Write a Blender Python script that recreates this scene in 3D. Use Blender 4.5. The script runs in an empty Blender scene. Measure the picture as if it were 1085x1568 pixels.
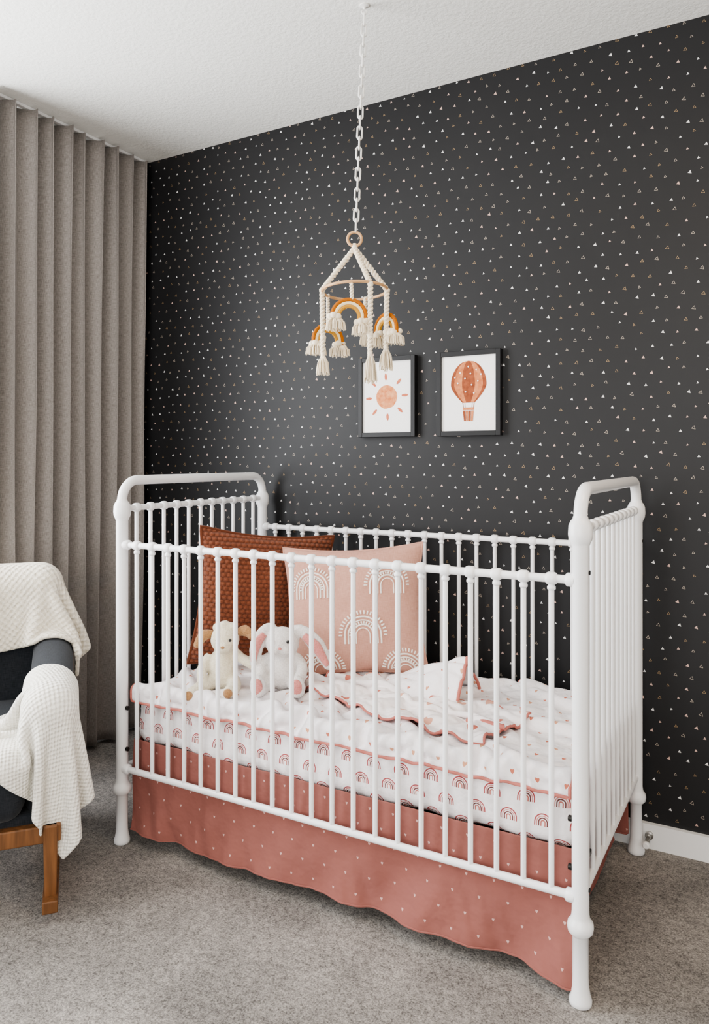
import bpy, math, random
import numpy as np
from mathutils import Vector, Matrix, Euler, noise as mnoise
random.seed(7); np.random.seed(7)
rad=math.radians
SC=bpy.context.scene
COL=SC.collection

def srgb(r,g,b):
    def f(c):
        c/=255.0
        return c/12.92 if c<=.04045 else ((c+.055)/1.055)**2.4
    return (f(r),f(g),f(b),1.0)

# ---------------------------------------------------------------- node helper
class G:
    def __init__(s,name,rough=.7,spec=.4,col=None,sheen=0,metal=0):
        s.mat=bpy.data.materials.new(name); s.mat.use_nodes=True
        s.nt=s.mat.node_tree; s.b=s.nt.nodes['Principled BSDF']
        s.b.inputs['Roughness'].default_value=rough
        s.b.inputs['Specular IOR Level'].default_value=spec
        s.b.inputs['Metallic'].default_value=metal
        if sheen: s.b.inputs['Sheen Weight'].default_value=sheen
        if col: s.b.inputs['Base Color'].default_value=col
    def put(s,inp,v):
        if isinstance(v,bpy.types.NodeSocket): s.nt.links.new(v,inp)
        else: inp.default_value=v
    def m(s,op,*a):
        n=s.nt.nodes.new('ShaderNodeMath'); n.operation=op
        for i,v in enumerate(a): s.put(n.inputs[i],v)
        return n.outputs[0]
    def tc(s,kind='Object'):
        return s.nt.nodes.new('ShaderNodeTexCoord').outputs[kind]
    def sep(s,v):
        n=s.nt.nodes.new('ShaderNodeSeparateXYZ'); s.put(n.inputs[0],v)
        return n.outputs[0],n.outputs[1],n.outputs[2]
    def comb(s,x,y,z=0.0):
        n=s.nt.nodes.new('ShaderNodeCombineXYZ')
        s.put(n.inputs[0],x); s.put(n.inputs[1],y); s.put(n.inputs[2],z); return n.outputs[0]
    def mix(s,f,a,b):
        n=s.nt.nodes.new('ShaderNodeMix'); n.data_type='RGBA'
        s.put(n.inputs[0],f); s.put(n.inputs[6],a); s.put(n.inputs[7],b); return n.outputs[2]
    def noise(s,scale,detail=2,vec=None,rough=.5):
        n=s.nt.nodes.new('ShaderNodeTexNoise'); n.inputs['Scale'].default_value=scale
        n.inputs['Detail'].default_value=detail; n.inputs['Roughness'].default_value=rough
        if vec is None: vec=s.tc('Object')
        s.put(n.inputs['Vector'],vec); return n.outputs[0]
    def white(s,vec):
        n=s.nt.nodes.new('ShaderNodeTexWhiteNoise'); n.noise_dimensions='3D'
        s.put(n.inputs['Vector'],vec); return n.outputs['Value'],n.outputs['Color']
    def ramp(s,v,a,b):
        n=s.nt.nodes.new('ShaderNodeMapRange'); s.put(n.inputs[0],v)
        n.inputs[1].default_value=a; n.inputs[2].default_value=b; return n.outputs[0]
    def bump(s,h,strength=.3,dist=.002):
        n=s.nt.nodes.new('ShaderNodeBump'); n.inputs['Strength'].default_value=strength
        n.inputs['Distance'].default_value=dist; s.put(n.inputs['Height'],h)
        s.nt.links.new(n.outputs[0],s.b.inputs['Normal'])
    def base(s,c): s.put(s.b.inputs['Base Color'],c)
    def cell(s,u,v,cu,cv,jit=0.0,stag=.5):
        vv=s.m('DIVIDE',v,cv); row=s.m('FLOOR',vv)
        par=s.m('MULTIPLY',s.m('FLOORED_MODULO',row,2.0),stag)
        uu=s.m('ADD',s.m('DIVIDE',u,cu),par); colm=s.m('FLOOR',uu)
        fx=s.m('SUBTRACT',s.m('FRACT',uu),.5); fy=s.m('SUBTRACT',s.m('FRACT',vv),.5)
        val,c=s.white(s.comb(colm,row,3.3)); r,g,b=s.sep(c)
        if jit:
            fx=s.m('ADD',fx,s.m('MULTIPLY',s.m('SUBTRACT',r,.5),jit))
            fy=s.m('ADD',fy,s.m('MULTIPLY',s.m('SUBTRACT',g,.5),jit))
        return s.m('MULTIPLY',fx,cu),s.m('MULTIPLY',fy,cv),val,b
    def heart(s,x,y,r):
        ax=s.m('ABSOLUTE',x); t=s.m('SUBTRACT',y,s.m('MULTIPLY',ax,.85))
        d=s.m('ADD',s.m('MULTIPLY',x,x),s.m('MULTIPLY',t,t))
        return s.m('LESS_THAN',d,r*r)

def simple(name,col,rough=.6,spec=.4,nscale=0,nstr=.2,ndist=.002,var=0,sheen=0,metal=0):
    g=G(name,rough,spec,col,sheen,metal)
    if nscale:
        n=g.noise(nscale,3); g.bump(n,nstr,ndist)
    return g.mat

# ---------------------------------------------------------------- materials
def wallpaper():
    g=G('wallpaper_charcoal_triangles',.5,.35)
    x,y,z=g.sep(g.tc('Object'))
    px,py,val,b=g.cell(x,z,.049,.0365,.42)
    ang=g.m('MULTIPLY',g.m('SUBTRACT',b,.5),.6)
    ca=g.m('COSINE',ang); sa=g.m('SINE',ang)
    qx=g.m('SUBTRACT',g.m('MULTIPLY',px,ca),g.m('MULTIPLY',py,sa))
    qy=g.m('ADD',g.m('MULTIPLY',px,sa),g.m('MULTIPLY',py,ca))
    d=g.m('MAXIMUM',g.m('MULTIPLY',qy,-1.0),g.m('ADD',g.m('MULTIPLY',g.m('ABSOLUTE',qx),.866),g.m('MULTIPLY',qy,.5)))
    R=g.m('ADD',.0020,g.m('MULTIPLY',b,.0012))
    dd=g.m('SUBTRACT',d,R)
    fill=g.m('LESS_THAN',dd,0.0)
    outl=g.m('LESS_THAN',g.m('ABSOLUTE',g.m('ADD',dd,.0001)),.00045)
    isout=g.m('GREATER_THAN',val,.48)
    mask=g.m('ADD',g.m('MULTIPLY',fill,g.m('SUBTRACT',1.0,isout)),g.m('MULTIPLY',outl,isout))
    c1=g.mix(g.m('GREATER_THAN',val,.30),srgb(222,220,219),srgb(202,170,158))
    c2=g.mix(g.m('GREATER_THAN',val,.68),srgb(168,140,104),srgb(190,176,162))
    cc=g.mix(isout,c1,c2)
    n=g.noise(3,3)
    bg=g.mix(n,srgb(32,32,34),srgb(38,38,39))
    g.base(g.mix(mask,bg,cc))
    g.bump(g.noise(900,2),.12,.0006)
    return g.mat

def carpet():
    g=G('carpet_grey',.95,.1,sheen=.2)
    v=g.tc('Object')
    n1=g.noise(200,4,v,.8); n2=g.noise(3.4,3,v,.6); n3=g.noise(60,3,v,.6)
    n=g.m('ADD',g.m('MULTIPLY',n1,.75),g.m('MULTIPLY',n3,.30))
    a=g.mix(g.ramp(n,.40,.64),srgb(76,71,67),srgb(200,193,186))
    b=g.mix(g.ramp(n,.40,.64),srgb(112,105,99),srgb(240,232,224))
    g.base(g.mix(g.ramp(n2,.38,.62),a,b))
    g.bump(n,1.0,.016)
    return g.mat

def linen(name,c1,c2,sc=1.0):
    g=G(name,.9,.15,sheen=.1)
    u,v,_=g.sep(g.tc('UV'))
    w1=g.noise(1.0,2,g.comb(g.m('MULTIPLY',u,700*sc),g.m('MULTIPLY',v,60*sc)))
    w2=g.noise(1.0,2,g.comb(g.m('MULTIPLY',u,60*sc),g.m('MULTIPLY',v,700*sc)))
    w=g.m('MULTIPLY',g.m('ADD',w1,w2),.5)
    g.base(g.mix(g.ramp(w,.35,.65),c1,c2)); g.bump(w,.25,.001)
    return g.mat

def sheet_mat():
    g=G('sheet_rainbow_print',.85,.2)
    u,v,_=g.sep(g.tc('UV'))
    x,y,val,b=g.cell(u,v,.078,.048)
    y=g.m('ADD',y,.008)
    yp=g.m('MAXIMUM',y,0.0)
    r=g.m('SQRT',g.m('ADD',g.m('MULTIPLY',x,x),g.m('MULTIPLY',yp,yp)))
    vis=g.m('GREATER_THAN',y,-.008)
    def band(a,w): return g.m('MULTIPLY',vis,g.m('LESS_THAN',g.m('ABSOLUTE',g.m('SUBTRACT',r,a)),w))
    c=srgb(246,242,242)
    c=g.mix(band(.0185,.0014),c,srgb(170,82,84))
    c=g.mix(band(.0140,.0012),c,srgb(214,146,140))
    c=g.mix(band(.0096,.0014),c,srgb(116,74,72))
    c=g.mix(band(.0045,.0014),c,srgb(190,116,106))
    g.base(c); g.bump(g.noise(28,3),.45,.015)
    return g.mat

def hearts_mat(name,bg,fg,cu,cv,r,fg2=None,rough=.85,jit=0.0,bn=60,bd=.003,bs=.25):
    g=G(name,rough,.2)
    u,v,_=g.sep(g.tc('UV'))
    x,y,val,b=g.cell(u,v,cu,cv,jit)
    f=fg
    if fg2: f=g.mix(g.m('GREATER_THAN',val,.5),fg,fg2)
    g.base(g.mix(g.heart(x,y,r),bg,f))
    g.bump(g.noise(bn,3,g.tc('UV')),bs,bd)
    return g.mat

def crochet():
    g=G('crochet_rust',.95,.1,sheen=.15)
    u,v,_=g.sep(g.tc('UV'))
    x,y,val,b=g.cell(u,v,.018,.0145)
    d=g.m('SQRT',g.m('ADD',g.m('POWER',g.m('ABSOLUTE',g.m('DIVIDE',x,.0105)),2.0),g.m('POWER',g.m('ABSOLUTE',g.m('DIVIDE',y,.0080)),2.0)))
    h=g.m('SUBTRACT',1.0,g.m('MULTIPLY',d,d))
    n=g.noise(200,4,g.tc('UV'),.7)
    hh=g.m('ADD',g.m('MULTIPLY',h,.6),g.m('MULTIPLY',n,1.2))
    g.base(g.mix(g.ramp(hh,.0,1.3),srgb(84,46,31),srgb(150,88,62)))
    g.bump(hh,1.0,.006)
    return g.mat

def knit(name,c1,c2,sx=.008,sy=.01,dist=.004):
    g=G(name,.95,.1,sheen=.2)
    u,v,_=g.sep(g.tc('UV'))
    a=g.m('SINE',g.m('MULTIPLY',u,6.283/sx)); b=g.m('SINE',g.m('MULTIPLY',v,6.283/sy))
    h=g.m('ADD',g.m('MULTIPLY',g.m('MULTIPLY',a,b),.3),g.noise(110,4,g.tc('UV'),.65))
    g.base(g.mix(g.ramp(h,.1,.9),c1,c2)); g.bump(h,.9,dist)
    return g.mat

def fur(name,c1,c2):
    g=G(name,.95,.1,sheen=.4)
    n=g.noise(260,4,None,.7)
    g.base(g.mix(g.ramp(n,.3,.65),c1,c2)); g.bump(n,.8,.004)
    return g.mat

def watercolor(name,c1,c2,sc=60):
    g=G(name,.9,.1)
    g.base(g.mix(g.ramp(g.noise(sc,3),.35,.65),c1,c2)); return g.mat

def wood(name,c1,c2,axis='x',rough=.45):
    g=G(name,rough,.4)
    x,y,z=g.sep(g.tc('Object'))
    v=g.comb(g.m('MULTIPLY',x,8.0 if axis=='x' else 90.0),g.m('MULTIPLY',y,90.0),g.m('MULTIPLY',z,8.0 if axis=='z' else 90.0))
    n=g.noise(1.0,4,v)
    g.base(g.mix(g.ramp(n,.3,.7),c1,c2)); g.bump(n,.1,.001); return g.mat

M={}
M['wallpaper']=wallpaper()
M['carpet']=carpet()
M['ceiling']=simple('ceiling_texture_white',srgb(248,247,242),.9,.2,90,.4,.006)
M['paint']=simple('wall_paint_white',srgb(232,230,226),.8,.2,60,.1,.002)
M['trim']=simple('trim_white',srgb(240,240,240),.4,.4,20,.02,.001)
M['curtain']=linen('curtain_linen_grey',srgb(124,118,114),srgb(168,161,156))
M['crib']=simple('crib_white_enamel',srgb(240,240,241),.3,.5,25,.03,.001)
M['sheet']=sheet_mat()
M['quilt']=hearts_mat('quilt_heart_print',srgb(248,243,244),srgb(204,124,102),.066,.048,.0050,srgb(214,160,130),bn=16,bd=.03,bs=.5)
M['blanket']=hearts_mat('blanket_big_print',srgb(246,239,238),srgb(200,122,106),.115,.085,.013,srgb(216,164,144),jit=.3,bn=18,bd=.02,bs=.35)
M['coral']=simple('coral_cotton',srgb(192,120,110),.85,.2,60,.2,.003)
M['skirt']=hearts_mat('skirt_heart_print',srgb(150,98,90),srgb(204,168,162),.066,.044,.0030,bn=14,bd=.02,bs=.4)
M['rust']=crochet()
M['peach']=linen('pillow_peach',srgb(190,142,126),srgb(208,163,147))
M['stitch']=simple('stitch_white',srgb(246,240,232),.95,.1,400,.5,.002)
M['cream_fur']=fur('plush_cream',srgb(226,214,186),srgb(248,240,220))
M['white_fur']=fur('plush_white',srgb(216,210,206),srgb(244,240,236))
M['tan_fur']=fur('plush_tan',srgb(160,116,76),srgb(196,152,108))
M['pink_fur']=fur('plush_pink',srgb(204,124,118),srgb(228,156,148))
M['black']=simple('bead_black',srgb(25,20,18),.2,.6,10,.01)
M['frame']=simple('frame_black',srgb(24,24,26),.45,.4,200,.05,.001)
M['mat']=simple('paper_white',srgb(252,251,249),.8,.2,300,.03,.0005)
M['sun']=watercolor('ink_sun',srgb(206,126,84),srgb(228,166,124))
M['ray']=watercolor('ink_ray',srgb(194,108,84),srgb(210,132,104))
M['b1']=watercolor('ink_rust',srgb(136,76,54),srgb(164,96,68))
M['b2']=watercolor('ink_orange',srgb(192,116,78),srgb(216,146,104))
M['b3']=watercolor('ink_peach',srgb(226,168,136),srgb(236,190,162))
M['white']=simple('rope_cream',srgb(240,228,206),.9,.15,300,.4,.002)
M['chain']=simple('chain_white',srgb(242,240,236),.4,.4,50,.02)
M['woodlight']=wood('wood_birch',srgb(190,148,106),srgb(216,176,134))
M['mustard']=simple('cord_rust',srgb(178,108,42),.9,.1,400,.5,.002)
M['amber']=simple('cord_mustard',srgb(200,150,70),.9,.1,400,.5,.002)
M['creamcord']=simple('cord_cream',srgb(244,228,190),.9,.1,400,.5,.002)
M['navy']=linen('upholstery_charcoal',srgb(32,34,38),srgb(50,53,58),.8)
M['chairwood']=wood('wood_walnut',srgb(96,64,38),srgb(130,88,55),'z')
M['throw']=knit('throw_cream',srgb(222,212,192),srgb(248,241,228),.02,.02,.008)
M['throw2']=knit('throw_white',srgb(230,226,214),srgb(252,249,242),.011,.014,.006)
M['metal']=simple('metal_dark',srgb(60,58,56),.35,.5,20,.02,metal=.8)
M['steel']=simple('metal_steel',srgb(180,178,174),.3,.5,20,.02,metal=.9)
M['glass']=simple('window_vinyl',srgb(240,240,240),.4,.4,20,.02)

# ---------------------------------------------------------------- mesh builder
def frames(pts,closed=False):
    P=[Vector(p) for p in pts]; n=len(P); T=[]
    for i in range(n):
        if closed: t=P[(i+1)%n]-P[i-1]
        else: t=P[min(i+1,n-1)]-P[max(i-1,0)]
        T.append(t.normalized() if t.length>1e-9 else Vector((0,0,1)))
    a=Vector((0,0,1)) if abs(T[0].z)<.9 else Vector((1,0,0))
    N=[(a-T[0]*a.dot(T[0])).normalized()]
    for i in range(1,n):
        v=N[-1]-T[i]*N[-1].dot(T[i]); N.append(v.normalized())
    return P,T,N
class MB:
    def __init__(s): s.v=[]; s.f=[]; s.mi=[]
    def add(s,V,F,mi=0):
        o=len(s.v); s.v+= [tuple(p) for p in V]
        for f in F: s.f.append(tuple(i+o for i in f)); s.mi.append(mi)
    def tube(s,pts,r,seg=8,closed=False,mi=0,flat=1.0):
        P,T,N=frames(pts,closed); n=len(P); V=[];F=[]
        for i in range(n):
            B=T[i].cross(N[i]); rr=r[i] if hasattr(r,'__len__') else r
            for k in range(seg):
                a=2*math.pi*k/seg
                V.append(P[i]+N[i]*math.cos(a)*rr+B*math.sin(a)*rr*flat)
        for i in range(n if closed else n-1):
            j=(i+1)%n
            for k in range(seg):
                k2=(k+1)%seg; F.append((i*seg+k,i*seg+k2,j*seg+k2,j*seg+k))
        if not closed:
            F.append(tuple(range(seg))[::-1]); F.append(tuple((n-1)*seg+k for k in range(seg)))
        s.add(V,F,mi)
    def lathe(s,prof,o,ax='z',seg=16,mi=0):
        V=[];F=[];n=len(prof)
        for (r,h) in prof:
            for k in range(seg):
                a=2*math.pi*k/seg; c,sn=r*math.cos(a),r*math.sin(a)
                p={'z':(c,sn,h),'x':(h,c,sn),'y':(sn,h,c)}[ax]
                V.append((o[0]+p[0],o[1]+p[1],o[2]+p[2]))
        for i in range(n-1):
            for k in range(seg):
                k2=(k+1)%seg; F.append((i*seg+k,i*seg+k2,(i+1)*seg+k2,(i+1)*seg+k))
        F.append(tuple(range(seg))[::-1]); F.append(tuple((n-1)*seg+k for k in range(seg)))
        s.add(V,F,mi)
    def box(s,a,b,mi=0,M4=None):
        x0,y0,z0=a;x1,y1,z1=b
        V=[Vector(p) for p in [(x0,y0,z0),(x1,y0,z0),(x1,y1,z0),(x0,y1,z0),(x0,y0,z1),(x1,y0,z1),(x1,y1,z1),(x0,y1,z1)]]
        if M4: V=[M4@p for p in V]
        s.add(V,[(3,2,1,0),(4,5,6,7),(0,1,5,4),(1,2,6,5),(2,3,7,6),(3,0,4,7)],mi)
    def ell(s,c,r,rot=(0,0,0),mi=0,nu=20,nv=12):
        R=Euler(rot).to_matrix(); c=Vector(c);V=[];F=[]
        for i in range(1,nv):
            t=math.pi*i/nv
            for k in range(nu):
                a=2*math.pi*k/nu
                V.append(c+R@Vector((r[0]*math.sin(t)*math.cos(a),r[1]*math.sin(t)*math.sin(a),r[2]*math.cos(t))))
        for i in range(nv-2):
            for k in range(nu):
                k2=(k+1)%nu; F.append((i*nu+k,(i+1)*nu+k,(i+1)*nu+k2,i*nu+k2))
        t=len(V);V.append(c+R@Vector((0,0,r[2])));V.append(c+R@Vector((0,0,-r[2])))
        for k in range(nu):
            k2=(k+1)%nu; F.append((t,k,k2)); F.append((t+1,(nv-2)*nu+k2,(nv-2)*nu+k))
        s.add(V,F,mi)
    def softbox(s,c,h,r,n=14,mi=0,nz=0.0,seed=0,shear=0.0,dome=0.0):
        idx={};V=[];F=[]
        def vid(p):
            k=tuple(round(q,5) for q in p)
            if k not in idx: idx[k]=len(V);V.append(p)
            return idx[k]
        def ax(t,hh):
            return hh*math.copysign(abs(t)**.7,t)
        for d in range(3):
            for sg in (-1,1):
                for i in range(n):
                    for j in range(n):
                        q=[]
                        for (a,b) in ((i,j),(i+1,j),(i+1,j+1),(i,j+1)):
                            p=[0,0,0];p[d]=sg;p[(d+1)%3]=-1+2*a/n;p[(d+2)%3]=-1+2*b/n
                            q.append(vid(tuple(p)))
                        F.append(tuple(q) if sg>0 else tuple(q[::-1]))
        W=[]
        for p in V:
            q=Vector([ax(p[k],h[k]) for k in range(3)])
            inn=Vector([max(-(h[k]-r),min(h[k]-r,q[k])) for k in range(3)])
            dv=q-inn
            o=inn+(dv.normalized()*r if dv.length>1e-9 else dv)
            if dome and p[2]>0.01: o.z+=dome*(1-p[0]**2)*(1-p[1]**2)*p[2]
            if nz:
                o+=Vector(dv.normalized() if dv.length>1e-9 else (0,0,0))*nz*mnoise.noise((Vector(o)+Vector((seed,0,0)))*9)
            w=Vector(c)+o; w.z+=shear*o.y
            W.append(w)
        s.add(W,F,mi)
    def obj(s,name,mats,parent=None,smooth=True,angle=40,bevel=0,PM=None):
        me=bpy.data.meshes.new(name); me.from_pydata(s.v,[],s.f)
        for m in (mats if isinstance(mats,list) else [mats]): me.materials.append(m)
        me.polygons.foreach_set('material_index',s.mi)
        me.update()
        if smooth:
            me.polygons.foreach_set('use_smooth',[True]*len(me.polygons)); me.set_sharp_from_angle(angle=rad(angle))
        o=bpy.data.objects.new(name,me); COL.objects.link(o)
        if parent:
            o.parent=parent
            if PM is not None: o.matrix_parent_inverse=PM.inverted()
        if bevel:
            b=o.modifiers.new('bevel','BEVEL'); b.width=bevel; b.segments=3; b.limit_method='ANGLE'; b.angle_limit=rad(40)
        return o
def empty(name,loc=(0,0,0),rz=0,sc=1.0):
    e=bpy.data.objects.new(name,None); e.empty_display_size=.1; COL.objects.link(e)
    e.location=loc; e.rotation_euler=(0,0,rz); e.scale=(sc,)*3
    return e, Matrix.Translation(Vector(loc))@Matrix.Rotation(rz,4,'Z')
def box_uv(o):
    me=o.data; uv=me.uv_layers.new(name='UVMap')
    for p in me.polygons:
        n=p.normal
        for li in p.loop_indices:
            c=me.vertices[me.loops[li].vertex_index].co
            if abs(n.z)>=max(abs(n.x),abs(n.y)): t=(c.x,c.y)
            elif abs(n.y)>=abs(n.x): t=(c.x,c.z)
            else: t=(c.y,c.z)
            uv.data[li].uv=t
def grid_obj(name,Gp,uvs,mats,parent=None,solid=0,matoff=0,subd=1,PM=None,offset=0):
    ny,nx=Gp.shape[:2]; V=Gp.reshape(-1,3).tolist()
    F=[(j*nx+i,j*nx+i+1,(j+1)*nx+i+1,(j+1)*nx+i) for j in range(ny-1) for i in range(nx-1)]
    mb=MB(); mb.add(V,F); o=mb.obj(name,mats,parent,angle=180,PM=PM)
    me=o.data; l=me.uv_layers.new(name='UVMap'); U=uvs.reshape(-1,2)
    vi=np.empty(len(me.loops),dtype=np.int32); me.loops.foreach_get('vertex_index',vi)
    l.data.foreach_set('uv',U[vi].astype(np.float32).ravel())
    if solid:
        m=o.modifiers.new('thick','SOLIDIFY'); m.thickness=solid; m.offset=offset
        if matoff: m.material_offset=matoff
    if subd:
        m=o.modifiers.new('sub','SUBSURF'); m.levels=subd; m.render_levels=subd
    return o

# ---------------------------------------------------------------- cloth sim (PBD)
def sim(P,Lh,Lv,col,steps=260,iters=10,g=.0006,damp=.96,fr=.5,bk=.25):
    P=P.astype(float).copy(); prev=P.copy(); ny,nx=P.shape[:2]; Ld=math.hypot(Lh,Lv)
    def con(A,B,L,k,push=False):
        d=B-A; n=np.sqrt((d*d).sum(-1,keepdims=True))+1e-9
        c=k*.5*(n-L)/n
        if push: c=np.minimum(c,0)
        A+=d*c; B-=d*c
    for st in range(steps):
        vel=np.clip((P-prev)*damp,-.012,.012); prev=P.copy(); P+=vel; P[...,2]-=g
        for it in range(iters):
            for s in (0,1):
                con(P[:,s:nx-1:2],P[:,s+1:nx:2],Lh,1.0); con(P[s:ny-1:2],P[s+1:ny:2],Lv,1.0)
            for s in (0,1):
                con(P[s:ny-1:2,:-1],P[s+1:ny:2,1:],Ld,.35); con(P[s:ny-1:2,1:],P[s+1:ny:2,:-1],Ld,.35)
            for s in range(4):
                con(P[:,s:nx-2:4],P[:,s+2:nx:4],2*Lh,bk,True); con(P[s:ny-2:4],P[s+2:ny:4],2*Lv,bk,True)
            if it%3==2 or it==iters-1:
                hit=col(P)
        if fr:
            P[hit]=P[hit]-(P[hit]-prev[hit])*fr*np.array([1,1,.3])
    return P
def rbox(p,c,h,r):
    q=np.abs(p-np.array(c))-(np.array(h)-r)
    return np.linalg.norm(np.maximum(q,0),axis=-1)+np.minimum(q.max(-1),0)-r
def sdfcol(sdf,th):
    def f(P):
        d=sdf(P); hit=d<th
        if hit.any():
            Q=P[hit]; e=1e-4; gr=np.stack([(sdf(Q+np.array(v))-d[hit])/e for v in ((e,0,0),(0,e,0),(0,0,e))],-1)
            gr/=np.linalg.norm(gr,axis=-1,keepdims=True)+1e-9
            P[hit]=Q+gr*(th-d[hit])[:,None]
        return hit
    return f

# ================================================================ ROOM
H=1.175; WL=-2.55; WB=2.42; WR=1.7; WF=-2.1; CZ=2.472; T=.12
def slab(name,a,b,mat):
    mb=MB(); mb.box(a,b); return mb.obj(name,mat,smooth=False)
slab('floor',(WL-T,WF-T,-.1),(WR+T,WB+T,0),M['carpet'])
slab('ceiling',(WL-T,WF-T,CZ),(WR+T,WB+T,CZ+.1),M['ceiling'])
slab('wall_back',(WL,WB,0),(WR,WB+T,CZ),M['wallpaper'])
slab('wall_right',(WR,WF,0),(WR+T,WB,CZ),M['paint'])
def holed(name,axis,p0,p1,lo,hi,z0,z1,zc,mat):
    mb=MB()
    L0,L1=lo[0],hi[1]; o0,o1=lo[1],hi[0]
    def b(a0,a1,c0,c1):
        if axis=='x': mb.box((p0,a0,c0),(p1,a1,c1))
        else: mb.box((a0,p0,c0),(a1,p1,c1))
    b(L0,o0,0,zc); b(o1,L1,0,zc); b(o0,o1,0,z0); b(o0,o1,z1,zc)
    return mb.obj(name,mat,smooth=False)
holed('wall_left','x',WL-T,WL,(WF,-.1),(1.62,WB),.25,2.25,CZ,M['paint'])
holed('wall_front','y',WF-T,WF,(WL,-1.3),(.9,WR),.5,2.25,CZ,M['paint'])  # opening in this unseen wall is added for the fill light
def window(name,axis,p,a0,a1,z0,z1):
    mb=MB(); t=.045
    def b(u0,u1,c0,c1,d=.03):
        if axis=='x': mb.box((p-d,u0,c0),(p+d,u1,c1))
        else: mb.box((u0,p-d,c0),(u1,p+d,c1))
    b(a0,a0+t,z0,z1);b(a1-t,a1,z0,z1);b(a0+t,a1-t,z0,z0+t);b(a0+t,a1-t,z1-t,z1)
    m=(a0+a1)/2; b(m-t/2,m+t/2,z0+t,z1-t,.02)
    return mb.obj(name,M['glass'],smooth=False,bevel=.003)
window('window_1','x',WL-.07,-.1,1.62,.25,2.25)
window('added_window_front','y',WF-.07,-1.3,.9,.5,2.25)  # invented window behind the camera, added to go with the fill light
slab('baseboard_back',(WL,WB-.016,0),(WR,WB,.074),M['trim'])
slab('baseboard_left',(WL,WF,0),(WL+.016,WB-.016,.074),M['trim'])
slab('baseboard_right',(WR-.016,WF,0),(WR,WB-.016,.074),M['trim'])

# curtain
def curtain():
    y0,y1=1.64,2.400; n=480; nz=56; k=9.6
    Gp=np.zeros((nz,n,3)); uv=np.zeros((nz,n,2))
    for j in range(nz):
        z=.02+(CZ-.014-.02)*j/(nz-1); tz=j/(nz-1); lo=1-tz
        for i in range(n):
            t=i/(n-1)
            tw=t+.026*mnoise.noise(Vector((t*6,3,0)))+.026*lo*mnoise.noise(Vector((t*7,tz*1.5,4)))
            ph=2*math.pi*k*tw
            amp=.041*(1+.55*mnoise.noise(Vector((t*8,7,tz*.8))))*(1-.25*lo*(.5+.5*math.sin(t*30)))
            s=math.sin(ph)
            Gp[j,i]=(-2.412+amp*s-.012*lo*t+.014*lo*mnoise.noise(Vector((t*18,tz*3,9))), y0+(y1-y0)*t+.009*math.sin(2*ph+.4)*(1-.5*lo)-.018*lo*t,z)
            uv[j,i]=(t*1.9,z)
    return grid_obj('curtain',Gp,uv,M['curtain'],solid=.003,subd=0)
curtain()
mb=MB(); mb.box((-2.425,.0,CZ-.012),(-2.405,2.40,CZ-.0005)); mb.obj('curtain_track',M['trim'],bevel=.002,smooth=False)

# door stop on baseboard
e,PM=empty('door_stop',(-.345,WB-.02,.042))
mb=MB(); mb.lathe([(.012,.004),(.012,-.004),(.006,-.006)],(0,.0,0),'y',16)
mb.tube([(.006*math.cos(a*.9),-.006-.0009*a,.006*math.sin(a*.9)) for a in range(60)],.0014,6)
mb.lathe([(.007,-.058),(.010,-.061),(.010,-.07),(.007,-.073)],(0,0,0),'y',16,mi=1)
mb.obj('spring',[M['steel'],M['trim']],e)

# ================================================================ CRIB
X0,X1,Y0,Y1=-1.753,-.376,1.647,2.361
RZ=.912; BZ=.229; EZ=1.022
crib,CM=empty('crib',((X0+X1)/2,(Y0+Y1)/2,0))
mb=MB()
prof=[(.020,0),(.0240,.003),(.0245,.012),(.0210,.022),(.0178,.04),(.0168,.06),(.0168,.148),(.021,.152),(.0265,.158),(.028,.168),(.0265,.178),(.021,.184),(.0195,.19),
      (.0182,.20),(.0182,.985),(.021,.993),(.0245,1.0),(.026,1.012),(.025,1.03),(.021,1.04),(.0165,1.045),(.0155,1.05)]
for x in (X0,X1):
    for y in (Y0,Y1): mb.lathe(prof,(x,y,0),'z',24)
for x in (X0,X1):
    pts=[(x,Y0,1.04)]; R=.062; zt=1.108
    for k in range(13):
        a=math.pi*.5*k/12; pts.append((x,Y0+R-R*math.cos(a),zt-R+R*math.sin(a)))
    for k in range(12,-1,-1):
        a=math.pi*.5*k/12; pts.append((x,Y1-R+R*math.cos(a),zt-R+R*math.sin(a)))
    pts.append((x,Y1,1.04)); mb.tube(pts,.0148,16)
nf=21; ne=11
xs=[X0+(X1-X0)*(i+1)/(nf+1) for i in range(nf)]
ys=[Y0+(Y1-Y0)*(i+1)/(ne+1) for i in range(ne)]
def bead(o,ax,r=.0142,w=.0125):
    mb.lathe([(.009,-w),(r*.86,-w*.85),(r,-w*.5),(r,w*.5),(r*.86,w*.85),(.009,w)],o,ax,14)
for y in (Y0,Y1):
    mb.lathe([(.0094,X0),(.0094,X1)],(0,y,RZ),'x',14)
    mb.lathe([(.0094,X0),(.0094,X1)],(0,y,BZ),'x',14)
    for x in xs:
        mb.lathe([(.0064,BZ),(.0064,RZ)],(x,y,0),'z',12); bead((x,y,RZ),'x')
        mb.lathe([(.0064,-.0),(.0096,.003),(.0096,.008),(.0064,.012)],(x,y,RZ-.026),'z',12)
    for x,sg in ((X0,1),(X1,-1)):
        for z in (RZ,BZ): mb.lathe([(.015,-.01),(.015,.006),(.011,.010)] if sg>0 else [(.011,-.010),(.015,-.006),(.015,.01)],(x+sg*.022,y,z),'x',14)
for x in (X0,X1):
    mb.lathe([(.0094,Y0),(.0094,Y1)],(x,0,EZ),'y',14)
    mb.lathe([(.0094,Y0),(.0094,Y1)],(x,0,BZ),'y',14)
    for y in ys:
        mb.lathe([(.0064,BZ),(.0064,EZ)],(x,y,0),'z',12); bead((x,y,EZ),'y')
mb.obj('frame',M['crib'],crib,angle=50,PM=CM)
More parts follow.
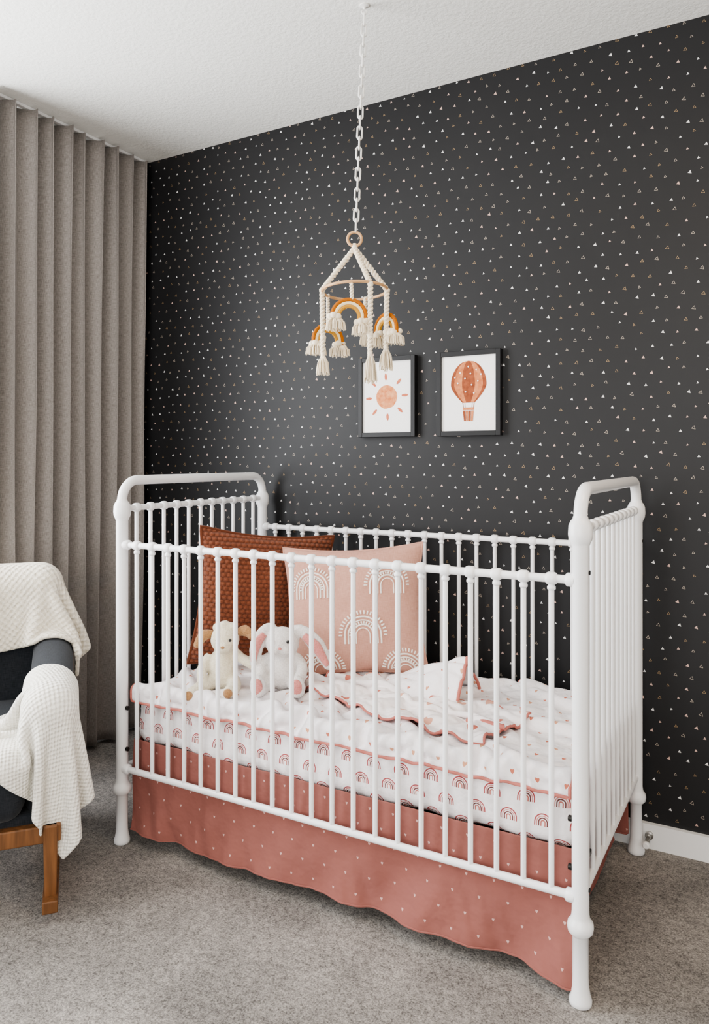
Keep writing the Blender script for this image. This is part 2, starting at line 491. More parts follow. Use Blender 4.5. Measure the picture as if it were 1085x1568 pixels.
mb=MB()
mb.box((X0+.06,Y0+.09,.275),(X1-.06,Y1-.06,.290))
for x in (X0,X1):
    sg=1 if x<-1 else -1
    for y in (Y0+.10,Y1-.10):
        a,b=sorted((x,x+sg*.065)); mb.box((a,y-.012,.272),(b,y+.012,.284))
mb.obj('mattress_support',M['metal'],crib,smooth=False,bevel=.002,PM=CM)
mb=MB()
for (x,y,z,ax,d) in [(X0,Y0,.415,'x',1),(X1,Y0,.395,'x',-1),(X1,Y0,.29,'x',-1),(X0,Y0,.29,'x',1)]:
    mb.lathe([(.0045,.018*d),(.0065,.0185*d),(.0065,.0255*d),(.003,.027*d)],(x,y,z),ax,12)
for (x,y,z) in [(X1,Y0,.93),(X1,Y0,.25),(X1,Y1,.93)]:
    mb.lathe([(.0045,.0170),(.005,.0205),(.002,.021)],(x,y,z),'x',12)
mb.obj('bolts',M['metal'],crib,PM=CM)

# mattress
mb=MB(); mb.softbox(((X0+X1)/2,2.015,.371),(.674,.333,.079),.045,30,nz=.016,seed=3)
mat_o=mb.obj('crib_mattress',M['sheet'],angle=180); box_uv(mat_o)

# skirt
def skirt():
    e,PM=empty('crib_skirt',((X0+X1)/2,2.0,0))
    def panel(name,p,q,nrm,amp,seed,zb):
        n=280;nz=30;Gp=np.zeros((nz,n,3));uv=np.zeros((nz,n,2)); L=math.dist(p,q)
        for j in range(nz):
            t=j/(nz-1)
            for i in range(n):
                s=i/(n-1); w=s*L
                zbot=zb+.004*mnoise.noise(Vector((w*5,seed,0)))+.001*math.sin(w*38+seed)
                if name=='front': zbot-=.012*max(0,(s-.9)/.1)
                z=.315+(zbot-.315)*t
                f=(.30*math.sin(w*19+seed+t*.8)+.9*mnoise.noise(Vector((w*8+t*1.2,seed,t*.8)))+.25*mnoise.noise(Vector((w*26-t*2.0,seed+4,t*1.2))))
                d=amp*(.15+t**1.0)*f+.019*t**1.6
                if z>BZ-.02: d=min(d,.008)
                Gp[j,i]=(p[0]+(q[0]-p[0])*s+nrm[0]*d,p[1]+(q[1]-p[1])*s+nrm[1]*d,z)
                uv[j,i]=(w+seed,z)
        grid_obj(name,Gp,uv,M['skirt'],e,solid=.002,PM=PM)
        hem=[tuple(Gp[-1,i]) for i in range(0,n,2)]
        m=MB(); m.tube(hem,.0026,6); m.obj(name+'_hem',M['skirt'],e,PM=PM)
    panel('front',(X0+.02,1.676),(X1-.012,1.676),(0,-1),.026,0,.040)
    panel('side_left',(X0+.03,1.69),(X0+.03,2.33),(-1,0),.006,5,.045)
    panel('side_right',(X1-.075,2.32),(X1-.075,1.70),(1,0),.006,9,.045)
    panel('back',(X0+.03,2.335),(X1-.02,2.335),(0,1),.004,13,.05)
skirt()

# quilt -------------------------------------------------
def quilt():
    nx,ny=130,72; W=1.30
    D=.665+.040
    Lh=W*1.10/(nx-1); Lv=D*1.10/(ny-1)
    P=np.zeros((ny,nx,3)); uv=np.zeros((ny,nx,2))
    zed=np.array([.434+.009*mnoise.noise(Vector((i*.09,1,1)))+.004*mnoise.noise(Vector((i*.3,1,5))) for i in range(nx)])
    for j in range(ny):
        s=D*j/(ny-1)
        for i in range(nx):
            x=-1.715+W*i/(nx-1)
            if s<.04: y=1.668; z=.438+s
            else: y=1.668+(s-.04)*.985; z=.480
            nn=mnoise.noise(Vector((x*6+y*3,y*8,2)))+.6*mnoise.noise(Vector((x*15+y*8,y*10-x*5,5)))
            P[j,i]=(x,y,z+.045*abs(nn)); uv[j,i]=(i*Lh,j*Lv)
    sd=lambda p: rbox(p,((X0+X1)/2,2.015,.371),(.674,.333,.079),.045)
    c0=sdfcol(sd,.012)
    def col(P):
        h=c0(P); P[...,1]=np.clip(P[...,1],1.664,2.335); P[...,0]=np.clip(P[...,0],-1.728,-.402)
        P[0,:,2]=zed; P[0,:,1]=1.667; P[1:4,:,2]=np.maximum(P[1:4,:,2],zed)
        return h
    P=sim(P,Lh,Lv,col,70,12,g=.0003,fr=.8,bk=.6,damp=.85)
    o=grid_obj('quilt',P,uv,[M['quilt'],M['quilt']],solid=.012)
    pts=[P[0,i] for i in range(nx)]+[P[j,-1] for j in range(1,ny)]+[P[-1,i] for i in range(nx-2,-1,-1)]+[P[j,0] for j in range(ny-2,0,-1)]
    m=MB(); m.tube([tuple(p+np.array([0,-.004,-.001])) for p in pts],.0038,8,closed=True); m.obj('piping',M['coral'],o)
    nu,nv=30,36; Gf=np.zeros((nv,nu,3)); uf=np.zeros((nv,nu,2))
    for j in range(nv):
        b=j/(nv-1)
        for i in range(nu):
            a=i/(nu-1)
            hgt=.112*math.sin(math.pi*b**.85)**.9*(a**.75)*(1+.18*math.sin(a*9+b*4)*(1-a))
            x=-1.08+.30*a+.015*math.sin(b*5)-.02*math.sin(math.pi*b)*a
            y=1.945+.05*(1-a)+b*(.22-.05*(1-a))
            z=.478+hgt+.016*mnoise.noise(Vector((a*5+b*6,b*6,3)))*(.3+a)
            Gf[j,i]=(x,y,z); uf[j,i]=(a*.3+.3,b*.28)
    grid_obj('turned_corner',Gf,uf,[M['quilt'],M['quilt']],o,solid=.010)
    e=[tuple(Gf[j,-1]) for j in range(nv)]
    m=MB(); m.tube(e,.0050,8); m.obj('corner_piping',M['coral'],o)
    return P
QP=quilt()
HX,HY=70,36; HM=np.full((HY,HX),.465)
for p in QP.reshape(-1,3):
    i=int((p[0]+1.74)/1.36*HX); j=int((p[1]-1.66)/.70*HY)
    if 0<=i<HX and 0<=j<HY: HM[j,i]=max(HM[j,i],p[2]+.008)
def qh(x,y):
    return HM[min(HY-1,max(0,int((y-1.66)/.70*HY))),min(HX-1,max(0,int((x+1.74)/1.36*HX)))]

def bunched():
    nx,ny=96,60; W,D=.64,.22; Lh=W*1.08/(nx-1); Lv=D*1.38/(ny-1)
    P=np.zeros((ny,nx,3)); uv=np.zeros((ny,nx,2)); R=Matrix.Rotation(rad(-13),2)
    for j in range(ny):
        for i in range(nx):
            a=(i/(nx-1)-.5)*W; b=(j/(ny-1)-.5)*D*(1-.35*abs(i/(nx-1)-.5))
            x=-.93+R[0][0]*a+R[0][1]*b; y=1.925+R[1][0]*a+R[1][1]*b
            nn=mnoise.noise(Vector((x*4,y*13,9)))+.3*mnoise.noise(Vector((x*9,y*22,1)))
            P[j,i]=(x,y,.505+.05*abs(nn)+.012*math.sin(j/ny*13+x*6)); uv[j,i]=(i*Lh,j*Lv)
    def col(P):
        i=np.clip(((P[...,0]+1.74)/1.36*HX).astype(int),0,HX-1); j=np.clip(((P[...,1]-1.66)/.70*HY).astype(int),0,HY-1)
        h=HM[j,i]+.005
        hit=P[...,2]<h; P[...,2]=np.maximum(P[...,2],h); P[...,1]=np.clip(P[...,1],1.68,2.33)
        P[...,0]=np.clip(P[...,0],-1.7,-.42)
        return hit
    P=sim(P,Lh,Lv,col,70,12,g=.0004,fr=.8,bk=.8,damp=.8)
    o=grid_obj('baby_blanket',P,uv,[M['blanket'],M['coral']],solid=.007,matoff=1)
    pts=[P[0,i] for i in range(nx)]+[P[j,-1] for j in range(1,ny)]+[P[-1,i] for i in range(nx-2,-1,-1)]+[P[j,0] for j in range(ny-2,0,-1)]
    m=MB(); m.tube([tuple(p) for p in pts],.0034,8,closed=True); m.obj('piping',M['coral'],o)
bunched()

# pillows ------------------------------------------------
PIN=.10
def ppt(u,v,side,w,h,Tk):
    x=w/2*u*(1-PIN*(1-v*v)*u*u); z=h/2*v*(1-PIN*(1-u*u)*v*v)
    t=Tk*(max(0,(1-u*u))*max(0,(1-v*v)))**.5
    t*=1+.07*mnoise.noise(Vector((u*2.2,v*2.2,side)))
    t+=.006*mnoise.noise(Vector((u*5,v*5,side*3)))*(1-max(abs(u),abs(v)))
    return Vector((x,side*t,z+h/2))
def box_uv_xz(o):
    me=o.data; uv=me.uv_layers.new(name='UVMap')
    for l in me.loops:
        c=me.vertices[l.vertex_index].co; uv.data[l.index].uv=(c.x,c.z)
def pillow(name,loc,ang,lean,roll,w,h,Tk,mats,knob=0):
    n=44 if not knob else 150; mb=MB()
    V=[];F=[]
    for side in (-1,1):
        off=len(V)
        for j in range(n+1):
            for i in range(n+1):
                u=math.sin((-1+2*i/n)*math.pi/2); v=math.sin((-1+2*j/n)*math.pi/2)
                p=ppt(u,v,side,w,h,Tk)
                if knob:
                    cu,cv=.018,.0145; r=math.floor(p.z/cv); fx=((p.x/cu+.5*(r%2))%1)-.5; fy=((p.z/cv)%1)-.5
                    p.y+=side*knob*max(0,1-(fx*fx+fy*fy)*4)
                V.append(p)
        for j in range(n):
            for i in range(n):
                q=(off+j*(n+1)+i,off+j*(n+1)+i+1,off+(j+1)*(n+1)+i+1,off+(j+1)*(n+1)+i)
                F.append(q if side<0 else q[::-1])
    mb.add(V,F); ob=mb.obj(name,mats,angle=180); box_uv_xz(ob)
    edge=[ppt(u,-1,1,w,h,0) for u in np.linspace(-1,1,30)]+[ppt(1,v,1,w,h,0) for v in np.linspace(-1,1,30)[1:]]+[ppt(u,1,1,w,h,0) for u in np.linspace(1,-1,30)[1:]]+[ppt(-1,v,1,w,h,0) for v in np.linspace(1,-1,30)[1:-1]]
    m=MB(); m.tube(edge,.0045 if not knob else .007,8,closed=True); m.obj('seam',mats,ob)
    ob.matrix_world=Matrix.Translation(loc)@Matrix.Rotation(ang,4,'Z')@Matrix.Rotation(-lean,4,'X')@Matrix.Rotation(roll,4,'Y')
    return ob
pillow('crochet_pillow',(-1.550,2.06,.476),rad(50),rad(3),rad(6),.47,.45,.068,M['rust'],knob=.0035)
pw,ph,pt=.470,.425,.072
pp=pillow('rainbow_pillow',(-1.185,2.095,.474),rad(24),rad(15),rad(-3),pw,ph,pt,M['peach'])
mb=MB()
def arch(cu,cv):
    cx,cz=cu*pw/2,cv*ph/2
    def mp(x,z):
        u,v=(cx+x)/(pw/2),(cz+z)/(ph/2)
        if abs(u)>.96 or abs(v)>.96: return None
        p=ppt(u,v,-1,pw,ph,pt); p.y-=.0012; return p
    def path(r,leg):
        return [(-r,-leg+leg*k/4) for k in range(4)]+[(-r*math.cos(a),r*math.sin(a)) for a in np.linspace(0,math.pi,40)]+[(r,-leg*k/4) for k in range(1,5)]
    for r,th in ((.058,.0028),(.047,.0022),(.033,.0028),(.022,.0018)):
        run=[]
        for q in path(r,.028)+[None]:
            p=mp(*q) if q else None
            if p is None:
                if len(run)>2: mb.tube(run,th,6)
                run=[]
            else: run.append(p)
    for rr,ln,st in ((.072,.011,22),(.040,.006,16)):
        for a in np.linspace(0,math.pi,st):
            c,s=-math.cos(a),math.sin(a)
            p=mp(c*(rr-ln/2),s*(rr-ln/2)); q=mp(c*(rr+ln/2),s*(rr+ln/2))
            if p and q: mb.tube([p,(p+q)/2+Vector((0,-.001,0)),q],.0026,6)
for c in ((-.58,.30),(.50,.34),(.14,-.40),(.70,-.97),(-.45,-.95)): arch(*c)
mb.obj('embroidery',M['stitch'],pp)

# plush toys ---------------------------------------------
def blob(name,mb,mat,parent,vox=.0035,disp=.0025):
    o=mb.obj(name,mat,parent,angle=180)
    m=o.modifiers.new('remesh','REMESH'); m.mode='VOXEL'; m.voxel_size=vox; m.use_smooth_shade=True
    m=o.modifiers.new('smooth','SMOOTH'); m.factor=.6; m.iterations=5
    t=bpy.data.textures.new(name+'_fluff','CLOUDS'); t.noise_scale=.012
    m=o.modifiers.new('fluff','DISPLACE'); m.texture=t; m.strength=disp
    return o
def limb(mb,pts,rs,seg=12,flat=1.0):
    P=[Vector(p) for p in pts]; Q=[];R=[]
    for i in range(len(P)-1):
        for k in range(6):
            t=k/6; a=P[max(i-1,0)];b=P[i];c=P[i+1];d=P[min(i+2,len(P)-1)]
            Q.append(.5*((2*b)+(c-a)*t+(2*a-5*b+4*c-d)*t*t+(3*b-a-3*c+d)*t**3)); R.append(rs[i]*(1-t)+rs[i+1]*t)
    Q.append(P[-1]);R.append(rs[-1]); mb.tube(Q,R,seg,flat=flat)
    mb.ell(P[-1],(rs[-1],)*3,nu=12,nv=8)
def bunny():
    e,PM=empty('stuffed_bunny',(-1.315,1.875,qh(-1.315,1.875)-.002),rad(26),1.1)
    b=MB()
    b.ell((0,0,.05),(.046,.042,.056)); b.ell((0,-.008,.128),(.047,.043,.043)); b.ell((-.014,-.042,.114),(.015,.014,.011)); b.ell((.014,-.042,.114),(.015,.014,.011)); b.ell((0,-.036,.128),(.016,.016,.018))
    limb(b,[(-.036,0,.088),(-.056,-.02,.066),(-.052,-.05,.045)],[.015,.015,.016])
    limb(b,[(.036,0,.088),(.056,-.02,.066),(.055,-.05,.045)],[.015,.015,.016])
    limb(b,[(-.028,-.01,.024),(-.045,-.06,.022),(-.05,-.09,.024)],[.024,.02,.022]); limb(b,[(.03,-.01,.024),(.05,-.06,.022),(.052,-.09,.024)],[.024,.02,.022])
    b.ell((-.052,-.094,.034),(.022,.014,.03)); b.ell((.052,-.094,.034),(.022,.014,.03))
    b.ell((0,.04,.03),(.018,.018,.018))
    limb(b,[(-.020,0,.162),(-.044,-.004,.163),(-.068,-.012,.125),(-.076,-.018,.075)],[.012,.017,.022,.014],flat=.6)
    limb(b,[(.024,0,.162),(.056,-.004,.158),(.094,-.010,.122),(.128,-.016,.072)],[.012,.018,.024,.016],flat=.6)
    blob('body',b,M['white_fur'],e)
    p=MB()
    limb(p,[(-.048,-.018,.153),(-.068,-.026,.125),(-.076,-.031,.082)],[.009,.014,.008],flat=.6)
    limb(p,[(.060,-.019,.150),(.094,-.025,.122),(.123,-.029,.078)],[.010,.016,.009],flat=.6)
    p.ell((-.052,-.106,.034),(.016,.006,.022)); p.ell((.052,-.106,.034),(.016,.006,.022))
    p.ell((0,-.055,.122),(.006,.004,.0045))
    blob('pink_patches',p,M['pink_fur'],e,.0022,.001)
    k=MB()
    for sx in (-1,1): k.ell((sx*.021,-.0475,.139),(.0042,.0035,.0048))
    k.obj('eyes',M['black'],e)
def lamb():
    e,PM=empty('stuffed_lamb',(-1.495,1.810,qh(-1.495,1.810)-.002),rad(32),1.1)
    b=MB()
    b.ell((0,0,.055),(.040,.04,.062)); b.ell((.008,-.008,.138),(.040,.040,.040)); b.ell((.008,-.043,.124),(.021,.018,.016))
    for (x,z) in ((-.012,.174),(.008,.180),(.028,.174)): b.ell((x,-.01,z),(.015,.015,.012))
    limb(b,[(-.034,0,.092),(-.052,-.02,.065),(-.05,-.045,.04)],[.015,.014,.015])
    limb(b,[(.034,0,.098),(.062,-.02,.085),(.088,-.035,.075)],[.015,.014,.015])
    limb(b,[(-.025,-.01,.024),(-.050,-.055,.02),(-.072,-.10,.014)],[.023,.018,.017]); limb(b,[(.028,-.01,.024),(.038,-.05,.02),(.03,-.095,.018)],[.023,.018,.017])
    blob('body',b,M['cream_fur'],e,disp=.005)
    p=MB()
    limb(p,[(-.026,0,.152),(-.05,-.008,.150),(-.068,-.014,.126)],[.010,.017,.011],flat=.6)
    limb(p,[(.040,0,.154),(.064,-.008,.162),(.082,-.014,.148)],[.010,.017,.011],flat=.6)
    p.ell((.008,-.0605,.128),(.007,.004,.005))
    p.ell((-.075,-.114,.015),(.013,.008,.013)); p.ell((.028,-.109,.018),(.013,.008,.014))
    blob('tan_patches',p,M['tan_fur'],e,.0025,.001)
    k=MB()
    for sx in (-1,1): k.ell((.008+sx*.018,-.0440,.144),(.004,.0035,.0045))
    k.obj('eyes',M['black'],e)
bunny(); lamb()

# ================================================================ PICTURES
def frame(cx,art):
    name='picture_frame'; w,h=.228,.288; zc=1.396; d=.024; bw=.0165
    e,PM=empty(name,(cx,WB-.001,zc))
    mb=MB()
    mb.box((-w/2,-d,-h/2),(-w/2+bw,0,h/2)); mb.box((w/2-bw,-d,-h/2),(w/2,0,h/2))
    mb.box((-w/2+bw,-d,h/2-bw),(w/2-bw,0,h/2)); mb.box((-w/2+bw,-d,-h/2),(w/2-bw,0,-h/2+bw))
    mb.obj('moulding',M['frame'],e,smooth=False,bevel=.0012)
    mb=MB(); mb.box((-w/2+bw,-.016,-h/2+bw),(w/2-bw,-.004,h/2-bw)); mb.obj('print_paper',M['mat'],e,smooth=False)
    m=MB(); lay=[-.0163]
    def poly(pts,mi):
        y=lay[0]; m.add([(x,y,z) for x,z in pts],[tuple(range(len(pts)))],mi); lay[0]-=.00012
    def disc(x,z,rx,rz,mi,n=36,j=0,rot=0):
        P=[]
        for k in range(n):
            a=2*math.pi*k/n; q=1+j*mnoise.noise(Vector((math.cos(a)*2+x*50,math.sin(a)*2,z*30)))
            u,v=rx*q*math.cos(a),rz*q*math.sin(a)
            P.append((x+u*math.cos(rot)-v*math.sin(rot),z+u*math.sin(rot)+v*math.cos(rot)))
        poly(P,mi)
    if art=='sun':
        disc(0,0,.042,.042,0,48,.04)
        for k in range(8):
            a=rad(90+45*k)+.05; disc(.072*math.cos(a),.072*math.sin(a),.0125,.0048,1,20,.1,a)
        m.obj('sun_art',[M['sun'],M['ray']],e,smooth=False)
    else:
        def hw(t):
            return .064*(math.sin(math.acos(max(-1,min(1,1-t*2/1.15))))) if t<.575 else .064*(1-((t-.575)/.425)**1.5*.66)
        edges=[-1,-.80,-.36,.36,.80,1]; cols=[0,1,0,1,0]
        ts=np.linspace(0.0,1,40); zt=.110; hh=.142
        for g in range(5):
            L=[(edges[g]*hw(t),zt-hh*t) for t in ts]; R=[(edges[g+1]*hw(t),zt-hh*t) for t in ts]
            poly(L+R[::-1],cols[g])
        for s in (-1,1):
            poly([(s*.0195,zt-hh),(s*.0215,zt-hh),(s*.0175,-.058),(s*.0155,-.058)],0)
        for q in (-.33,.33): poly([(q*.04-.0007,zt-hh),(q*.04+.0007,zt-hh),(q*.034+.0007,-.058),(q*.034-.0007,-.058)],0)
        poly([(-.020,-.048),(.020,-.048),(.019,-.057),(-.019,-.057)],1)
        for i in range(4): poly([(-.020+i*.0102,-.059),(-.020+i*.0102+.0086,-.059),(-.016+i*.0082+.0070,-.094),(-.016+i*.0082,-.094)],i%2)
        for (x,z) in ((-.03,.07),(.028,.078),(0,.09),(-.012,.05),(.034,.04),(-.038,.035),(.012,.028),(-.01,.005),(.02,.0),(.045,.062),(-.048,.055),(.008,.066)):
            disc(x,z,.0028,.0028,3,12)
        m.obj('balloon_art',[M['b1'],M['b2'],M['b3'],M['mat']],e,smooth=False)
frame(-1.232,'sun'); frame(-.921,'balloon')

# ================================================================ MOBILE
mobile,MM=empty('nursery_mobile',(-1.062,1.870,1.655),rad(29.6))
def dens(pts,step=.003):
    P=[Vector(p) for p in pts]; out=[]
    for a,b in zip(P[:-1],P[1:]):
        n=max(2,int((b-a).length/step))
        for k in range(n): out.append(a.lerp(b,k/n))
    out.append(P[-1]); return out
def rope(mb,pts,R=.0036,pitch=.016,mi=0,strands=2):
    D=dens(pts,.0022); P,Tn,N=frames(D); L=0
    S=[[] for _ in range(strands)]
    for i,p in enumerate(P):
        if i: L+=(P[i]-P[i-1]).length
        B=Tn[i].cross(N[i])
        for s in range(strands):
            a=2*math.pi*(L/pitch+s/strands); S[s].append(p+(N[i]*math.cos(a)+B*math.sin(a))*R)
    for s in S: mb.tube(s,R*1.02,7,mi=mi)
def tassel(mb,top,length,rt,rb,n,sr=.0013,mi=0,wrap=True):
    top=Vector(top)
    if wrap:
        mb.ell(top-Vector((0,0,.004)),(.0075,.0075,.0085),mi=mi)
        mb.lathe([(.0055,-.016),(.0072,-.014),(.0072,-.009),(.005,-.007)],tuple(top),'z',12,mi=mi)
    for k in range(n):
        a=random.uniform(0,6.283); q=math.sqrt(random.random())
        p0=top+Vector((math.cos(a)*rt*q,math.sin(a)*rt*q,-.010 if wrap else 0))
        l=length*random.uniform(.85,1.05); b=rb*q
        p3=top+Vector((math.cos(a)*b,math.sin(a)*b,-l))
        p1=p0.lerp(p3,.35)+Vector((math.cos(a),math.sin(a),0))*rb*.25*q+Vector((random.uniform(-1,1),random.uniform(-1,1),0))*.001
        mb.tube([p0,p1,p0.lerp(p3,.7)+Vector((math.cos(a),math.sin(a),0))*rb*.12*q,p3],sr,5,mi=mi)
hk=Vector((.028,0,2.472-1.655))
mb=MB()
mb.lathe([(.014,0),(.014,-.003),(.005,-.006),(.003,-.012)],(hk.x,0,hk.z),'z',16)
mb.tube([(hk.x+.007*math.sin(a),0,hk.z-.019+.007*math.cos(a)) for a in np.linspace(0,5.2,20)],.0018,8)
a0=Vector((hk.x,0,hk.z-.026)); a1=Vector((.003,0,.172)); n=21; dirv=(a1-a0)
pitch=dirv.length/n; q=dirv.to_track_quat('Z','Y').to_matrix()
for i in range(n):
    c=a0+dirv*((i+.5)/n); ll=pitch*.5+.0005; w=.0072; pts=[]
    for k in range(24):
        a=2*math.pi*k/24; x=w*math.cos(a); z=w*math.sin(a)+math.copysign(ll-w+.003,math.sin(a)) 
        v=Vector((x,0,z)) if i%2==0 else Vector((x*.35,x*.94,z))
        pts.append(c+q@v)
    mb.tube(pts,.0027,8,closed=True)
mb.obj('chain',M['chain'],mobile)
mb=MB()
mb.tube([(.020*math.cos(a),0,.148+.020*math.sin(a)) for a in np.linspace(0,2*math.pi,33)[:-1]],.0042,10,closed=True)
hr=.093
mb.tube([(hr*math.cos(a),hr*math.sin(a),.006*math.cos(a+1.2)) for a in np.linspace(0,2*math.pi,65)[:-1]],.0042,10,closed=True)
mb.obj('wood_hoop_and_ring',M['woodlight'],mobile)
mb=MB()
angs=[rad(180),rad(0),rad(-62)]
kn=Vector((0,0,.122))
mb.ell(kn,(.009,.009,.011)); mb.lathe([(.004,.0),(.006,.01)],(0,0,.125),'z',10)
for a in angs:
    hp=Vector((hr*math.cos(a),hr*math.sin(a),.0)); rope(mb,[kn,hp*1.02],.0042,.022)
    mb.ell(hp,(.0085,.0085,.008))
for a,zb,ln in ((rad(180),-.178,.062),(rad(-62),-.186,.085),(rad(-8),-.160,.068)):
    hp=Vector((hr*math.cos(a),hr*math.sin(a),0)); rope(mb,[hp,(hp.x*.97,hp.y,zb)],.0042,.022)
    for zz in (zb*.75,): mb.ell((hp.x*.97,hp.y,zz),(.009,.009,.009))
    tassel(mb,(hp.x*.97,hp.y,zb),ln,.006,.020,60,.0014)
rb=[((-.016,-.075,-.088),rad(0),rad(-10),.0),((-.078,.050,-.135),rad(28),0,.0),((.090,.012,-.112),rad(-52),0,.0)]
rbm=MB()
for (c,rz,ry,_) in rb:
    MX=Matrix.Translation(c)@Matrix.Rotation(rz,4,'Z')@Matrix.Rotation(-ry,4,'Y')
    top=MX@Vector((0,0,.049))
    hp=Vector((top.x,top.y,0)).normalized()*hr
    rope(mb,[(hp.x,hp.y,0),(top.x,top.y,top.z)],.0030,.016)
    for r,mi in ((.047,0),(.0375,1),(.0285,2)):
        pts=[MX@Vector((-r,0,-.016+.004*k)) for k in range(4)]+[MX@Vector((-r*math.cos(t),0,r*math.sin(t))) for t in np.linspace(0,math.pi,24)]+[MX@Vector((r,0,-.004*k)) for k in range(1,5)]
        R=[.0051*(1+.12*(k%2)) for k in range(len(pts))]
        rbm.tube(pts,R,8,mi=mi)
    for s in (-1,1):
        b=MX@Vector((s*.0375,0,-.010))
        for k in range(14):
            a=k*.9; mb.ell(b+Vector((.013*math.cos(a)*(k%3>0),.011*math.sin(a)*(k%3>0),random.uniform(-.012,.006))),(.0105,.0105,.009),nu=10,nv=7)
        tassel(mb,b+Vector((0,0,-.004)),.030,.015,.031,110,.0013,wrap=False)
for a,q in ((rad(70),(.03,.085,-.10)),):
    rope(mb,[(hr*math.cos(a),hr*math.sin(a),0),q],.0030,.016); tassel(mb,Vector(q),.045,.006,.018,50,.0013)
mb.obj('macrame_cords',M['white'],mobile)
rbm.obj('rainbows',[M['mustard'],M['creamcord'],M['amber']],mobile)

# ================================================================ ARMCHAIR
TH=rad(50.3); CC=(-2.03,1.265,0)
chair,ChM=empty('rocking_armchair',CC,TH)
mb=MB()
mb.softbox((0,-.02,.335),(.215,.285,.085),.05,16,nz=.006,dome=.012)
mb.obj('seat_cushion',M['navy'],chair,angle=180)
mb=MB()
mb.softbox((0,.265,.53),(.285,.07,.29),.055,16,nz=.006,shear=0)
bk=mb.obj('backrest',M['navy'],chair,angle=180)
for s,nm in ((-1,'arm_left'),(1,'arm_right')):
    mb=MB(); mb.softbox((s*.272,.02,.42),(.058,.29,.18),.052,16,shear=.14); mb.obj(nm,M['navy'],chair,angle=180)
mb=MB(); mb.box((-.31,-.27,.225),(.31,.30,.262)); mb.obj('base_panel',M['navy'],chair,smooth=False,bevel=.01)
for o in [c for c in chair.children if c.type=='MESH']: box_uv(o)
mb=MB()
mb.box((-.30,-.295,.19),(.30,-.265,.235)); mb.box((-.30,.27,.19),(.30,.30,.235))
for s in (-1,1):
    x=s*.275
    mb.box((x-.015,-.265,.195),(x+.015,.27,.23))
    for y in (-.28,.27): 
        mb.add([(x-.018,y-.02,.235),(x+.018,y-.02,.235),(x+.018,y+.02,.235),(x-.018,y+.02,.235),(x-.014,y-.016,.03),(x+.014,y-.016,.03),(x+.014,y+.016,.03),(x-.014,y+.016,.03)],[(0,1,2,3),(7,6,5,4),(4,5,1,0),(5,6,2,1),(6,7,3,2),(7,4,0,3)])
    n=24;V=[];F=[]
    for k in range(n+1):
        y=-.335+.72*k/n; zz=.028*((y-.02)/.36)**2
        for dx,dz in ((-.019,.002),(.019,.002),(.019,.034),(-.019,.034)): V.append((x+dx,y,zz+dz))
    for k in range(n):
        for j in range(4): F.append((k*4+j,k*4+(j+1)%4,(k+1)*4+(j+1)%4,(k+1)*4+j))
    F.append((3,2,1,0));F.append((n*4,n*4+1,n*4+2,n*4+3)); mb.add(V,F)
mb.obj('wood_rocker_base',M['chairwood'],chair,smooth=False,bevel=.004)

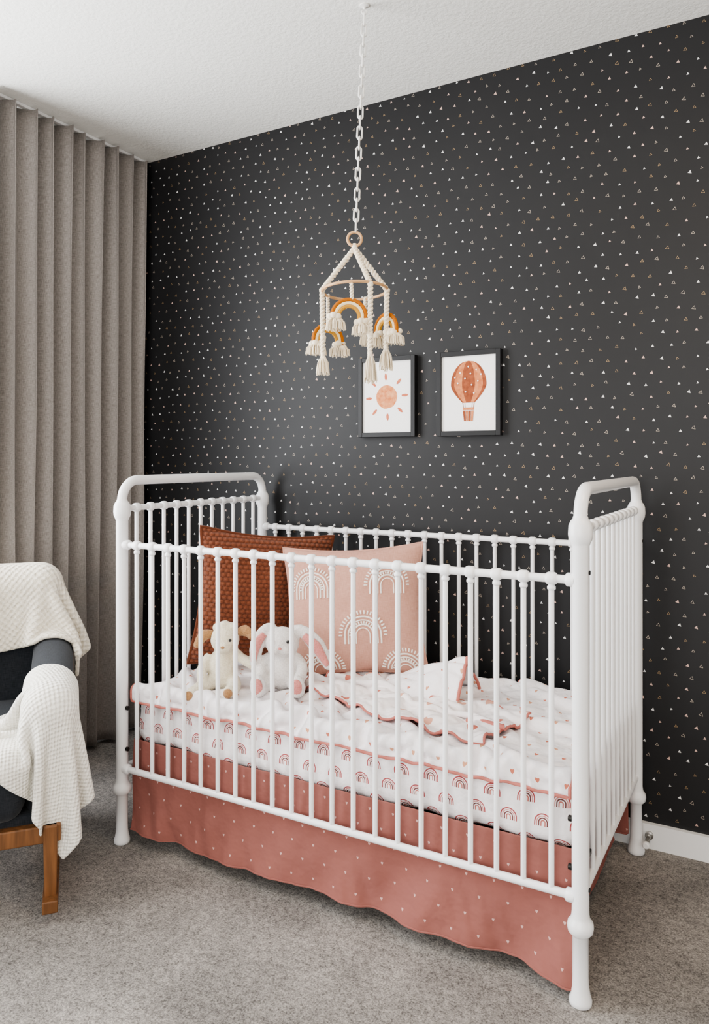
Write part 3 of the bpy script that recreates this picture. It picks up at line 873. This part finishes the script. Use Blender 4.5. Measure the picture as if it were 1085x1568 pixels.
def chair_sdf(p):
    d=rbox(p,(0,-.02,.335),(.215,.285,.09),.05)
    d=np.minimum(d,rbox(p,(0,.265,.53),(.285,.07,.29),.055))
    for s in (-1,1):
        q=p.copy(); q[...,2]=q[...,2]-.14*(p[...,1]-.02)
        d=np.minimum(d,rbox(q,(s*.272,.02,.42),(.058,.29,.18),.052))
    return d
def throw(name,c,rot,W,D,nx,ny,mat,comp,seed,z0=.9,steps=260,fold=.03,solid=.008):
    Lh=W/(nx-1);Lv=D/(ny-1); P=np.zeros((ny,nx,3));uv=np.zeros((ny,nx,2)); cr,sr=math.cos(rot),math.sin(rot)
    for j in range(ny):
        for i in range(nx):
            a=(i/(nx-1)-.5)*W*comp; b=(j/(ny-1)-.5)*D*comp
            x=c[0]+cr*a-sr*b; y=c[1]+sr*a+cr*b
            nn=mnoise.noise(Vector((x*8+seed,y*8,0)))+.5*mnoise.noise(Vector((x*20,y*20+seed,0)))
            P[j,i]=(x,y,z0+fold*nn); uv[j,i]=(i*Lh,j*Lv)
    c0=sdfcol(chair_sdf,.011)
    def col(P):
        h=c0(P); lo=P[...,2]<.01; P[...,2]=np.maximum(P[...,2],.01)
        return h|lo
    P=sim(P,Lh,Lv,col,steps,12,g=.0005,fr=.92,bk=.45)
    o=grid_obj(name,P,uv,[mat,mat],None,solid=solid)
    o.matrix_world=ChM
    return P
throw('throw_blanket',(.16,.25),rad(12),.62,.50,70,56,M['throw'],.56,3,z0=.88,fold=.09,solid=.014)
throw('throw_blanket',(.235,-.205),rad(-35),.62,.38,78,48,M['throw2'],.58,11,z0=.62,steps=240,fold=.08)

# ================================================================ LIGHTS
def area(name,loc,rot,sx,sy,power,col):
    l=bpy.data.lights.new(name,'AREA'); l.shape='RECTANGLE'; l.size=sx; l.size_y=sy; l.energy=power; l.color=col
    o=bpy.data.objects.new(name,l); COL.objects.link(o); o.location=loc; o.rotation_euler=rot; return o
area('daylight_window_left',(WL+.005,.76,1.25),(0,rad(-90),0),1.95,1.65,104,(.965,.98,1.0))
area('added_fill_front',(-.2,WF+.005,1.38),(rad(90),0,0),2.1,1.7,62,(1.0,.975,.94))  # added fill from behind the camera, set in the invented window
area('recessed_ceiling_light',(.35,1.2,CZ-.004),(0,0,0),.16,.16,11,(1.0,.70,.42))
w=bpy.data.worlds.new('sky'); SC.world=w; w.use_nodes=True
w.node_tree.nodes['Background'].inputs[0].default_value=(.85,.92,1,1); w.node_tree.nodes['Background'].inputs[1].default_value=1.2

# ================================================================ CAMERA
cam=bpy.data.cameras.new('camera'); co=bpy.data.objects.new('camera',cam); COL.objects.link(co)
co.location=(0,0,H); co.rotation_euler=(rad(90),0,rad(29.6))
cam.sensor_fit='HORIZONTAL'; cam.sensor_width=36; cam.lens=36*1150/1085.2; cam.shift_y=-82/1085.2
cam.clip_start=.02
SC.camera=co
SC.view_settings.view_transform='AgX'
try: SC.view_settings.look='AgX - Medium High Contrast'
except Exception: pass
SC.view_settings.exposure=0.0
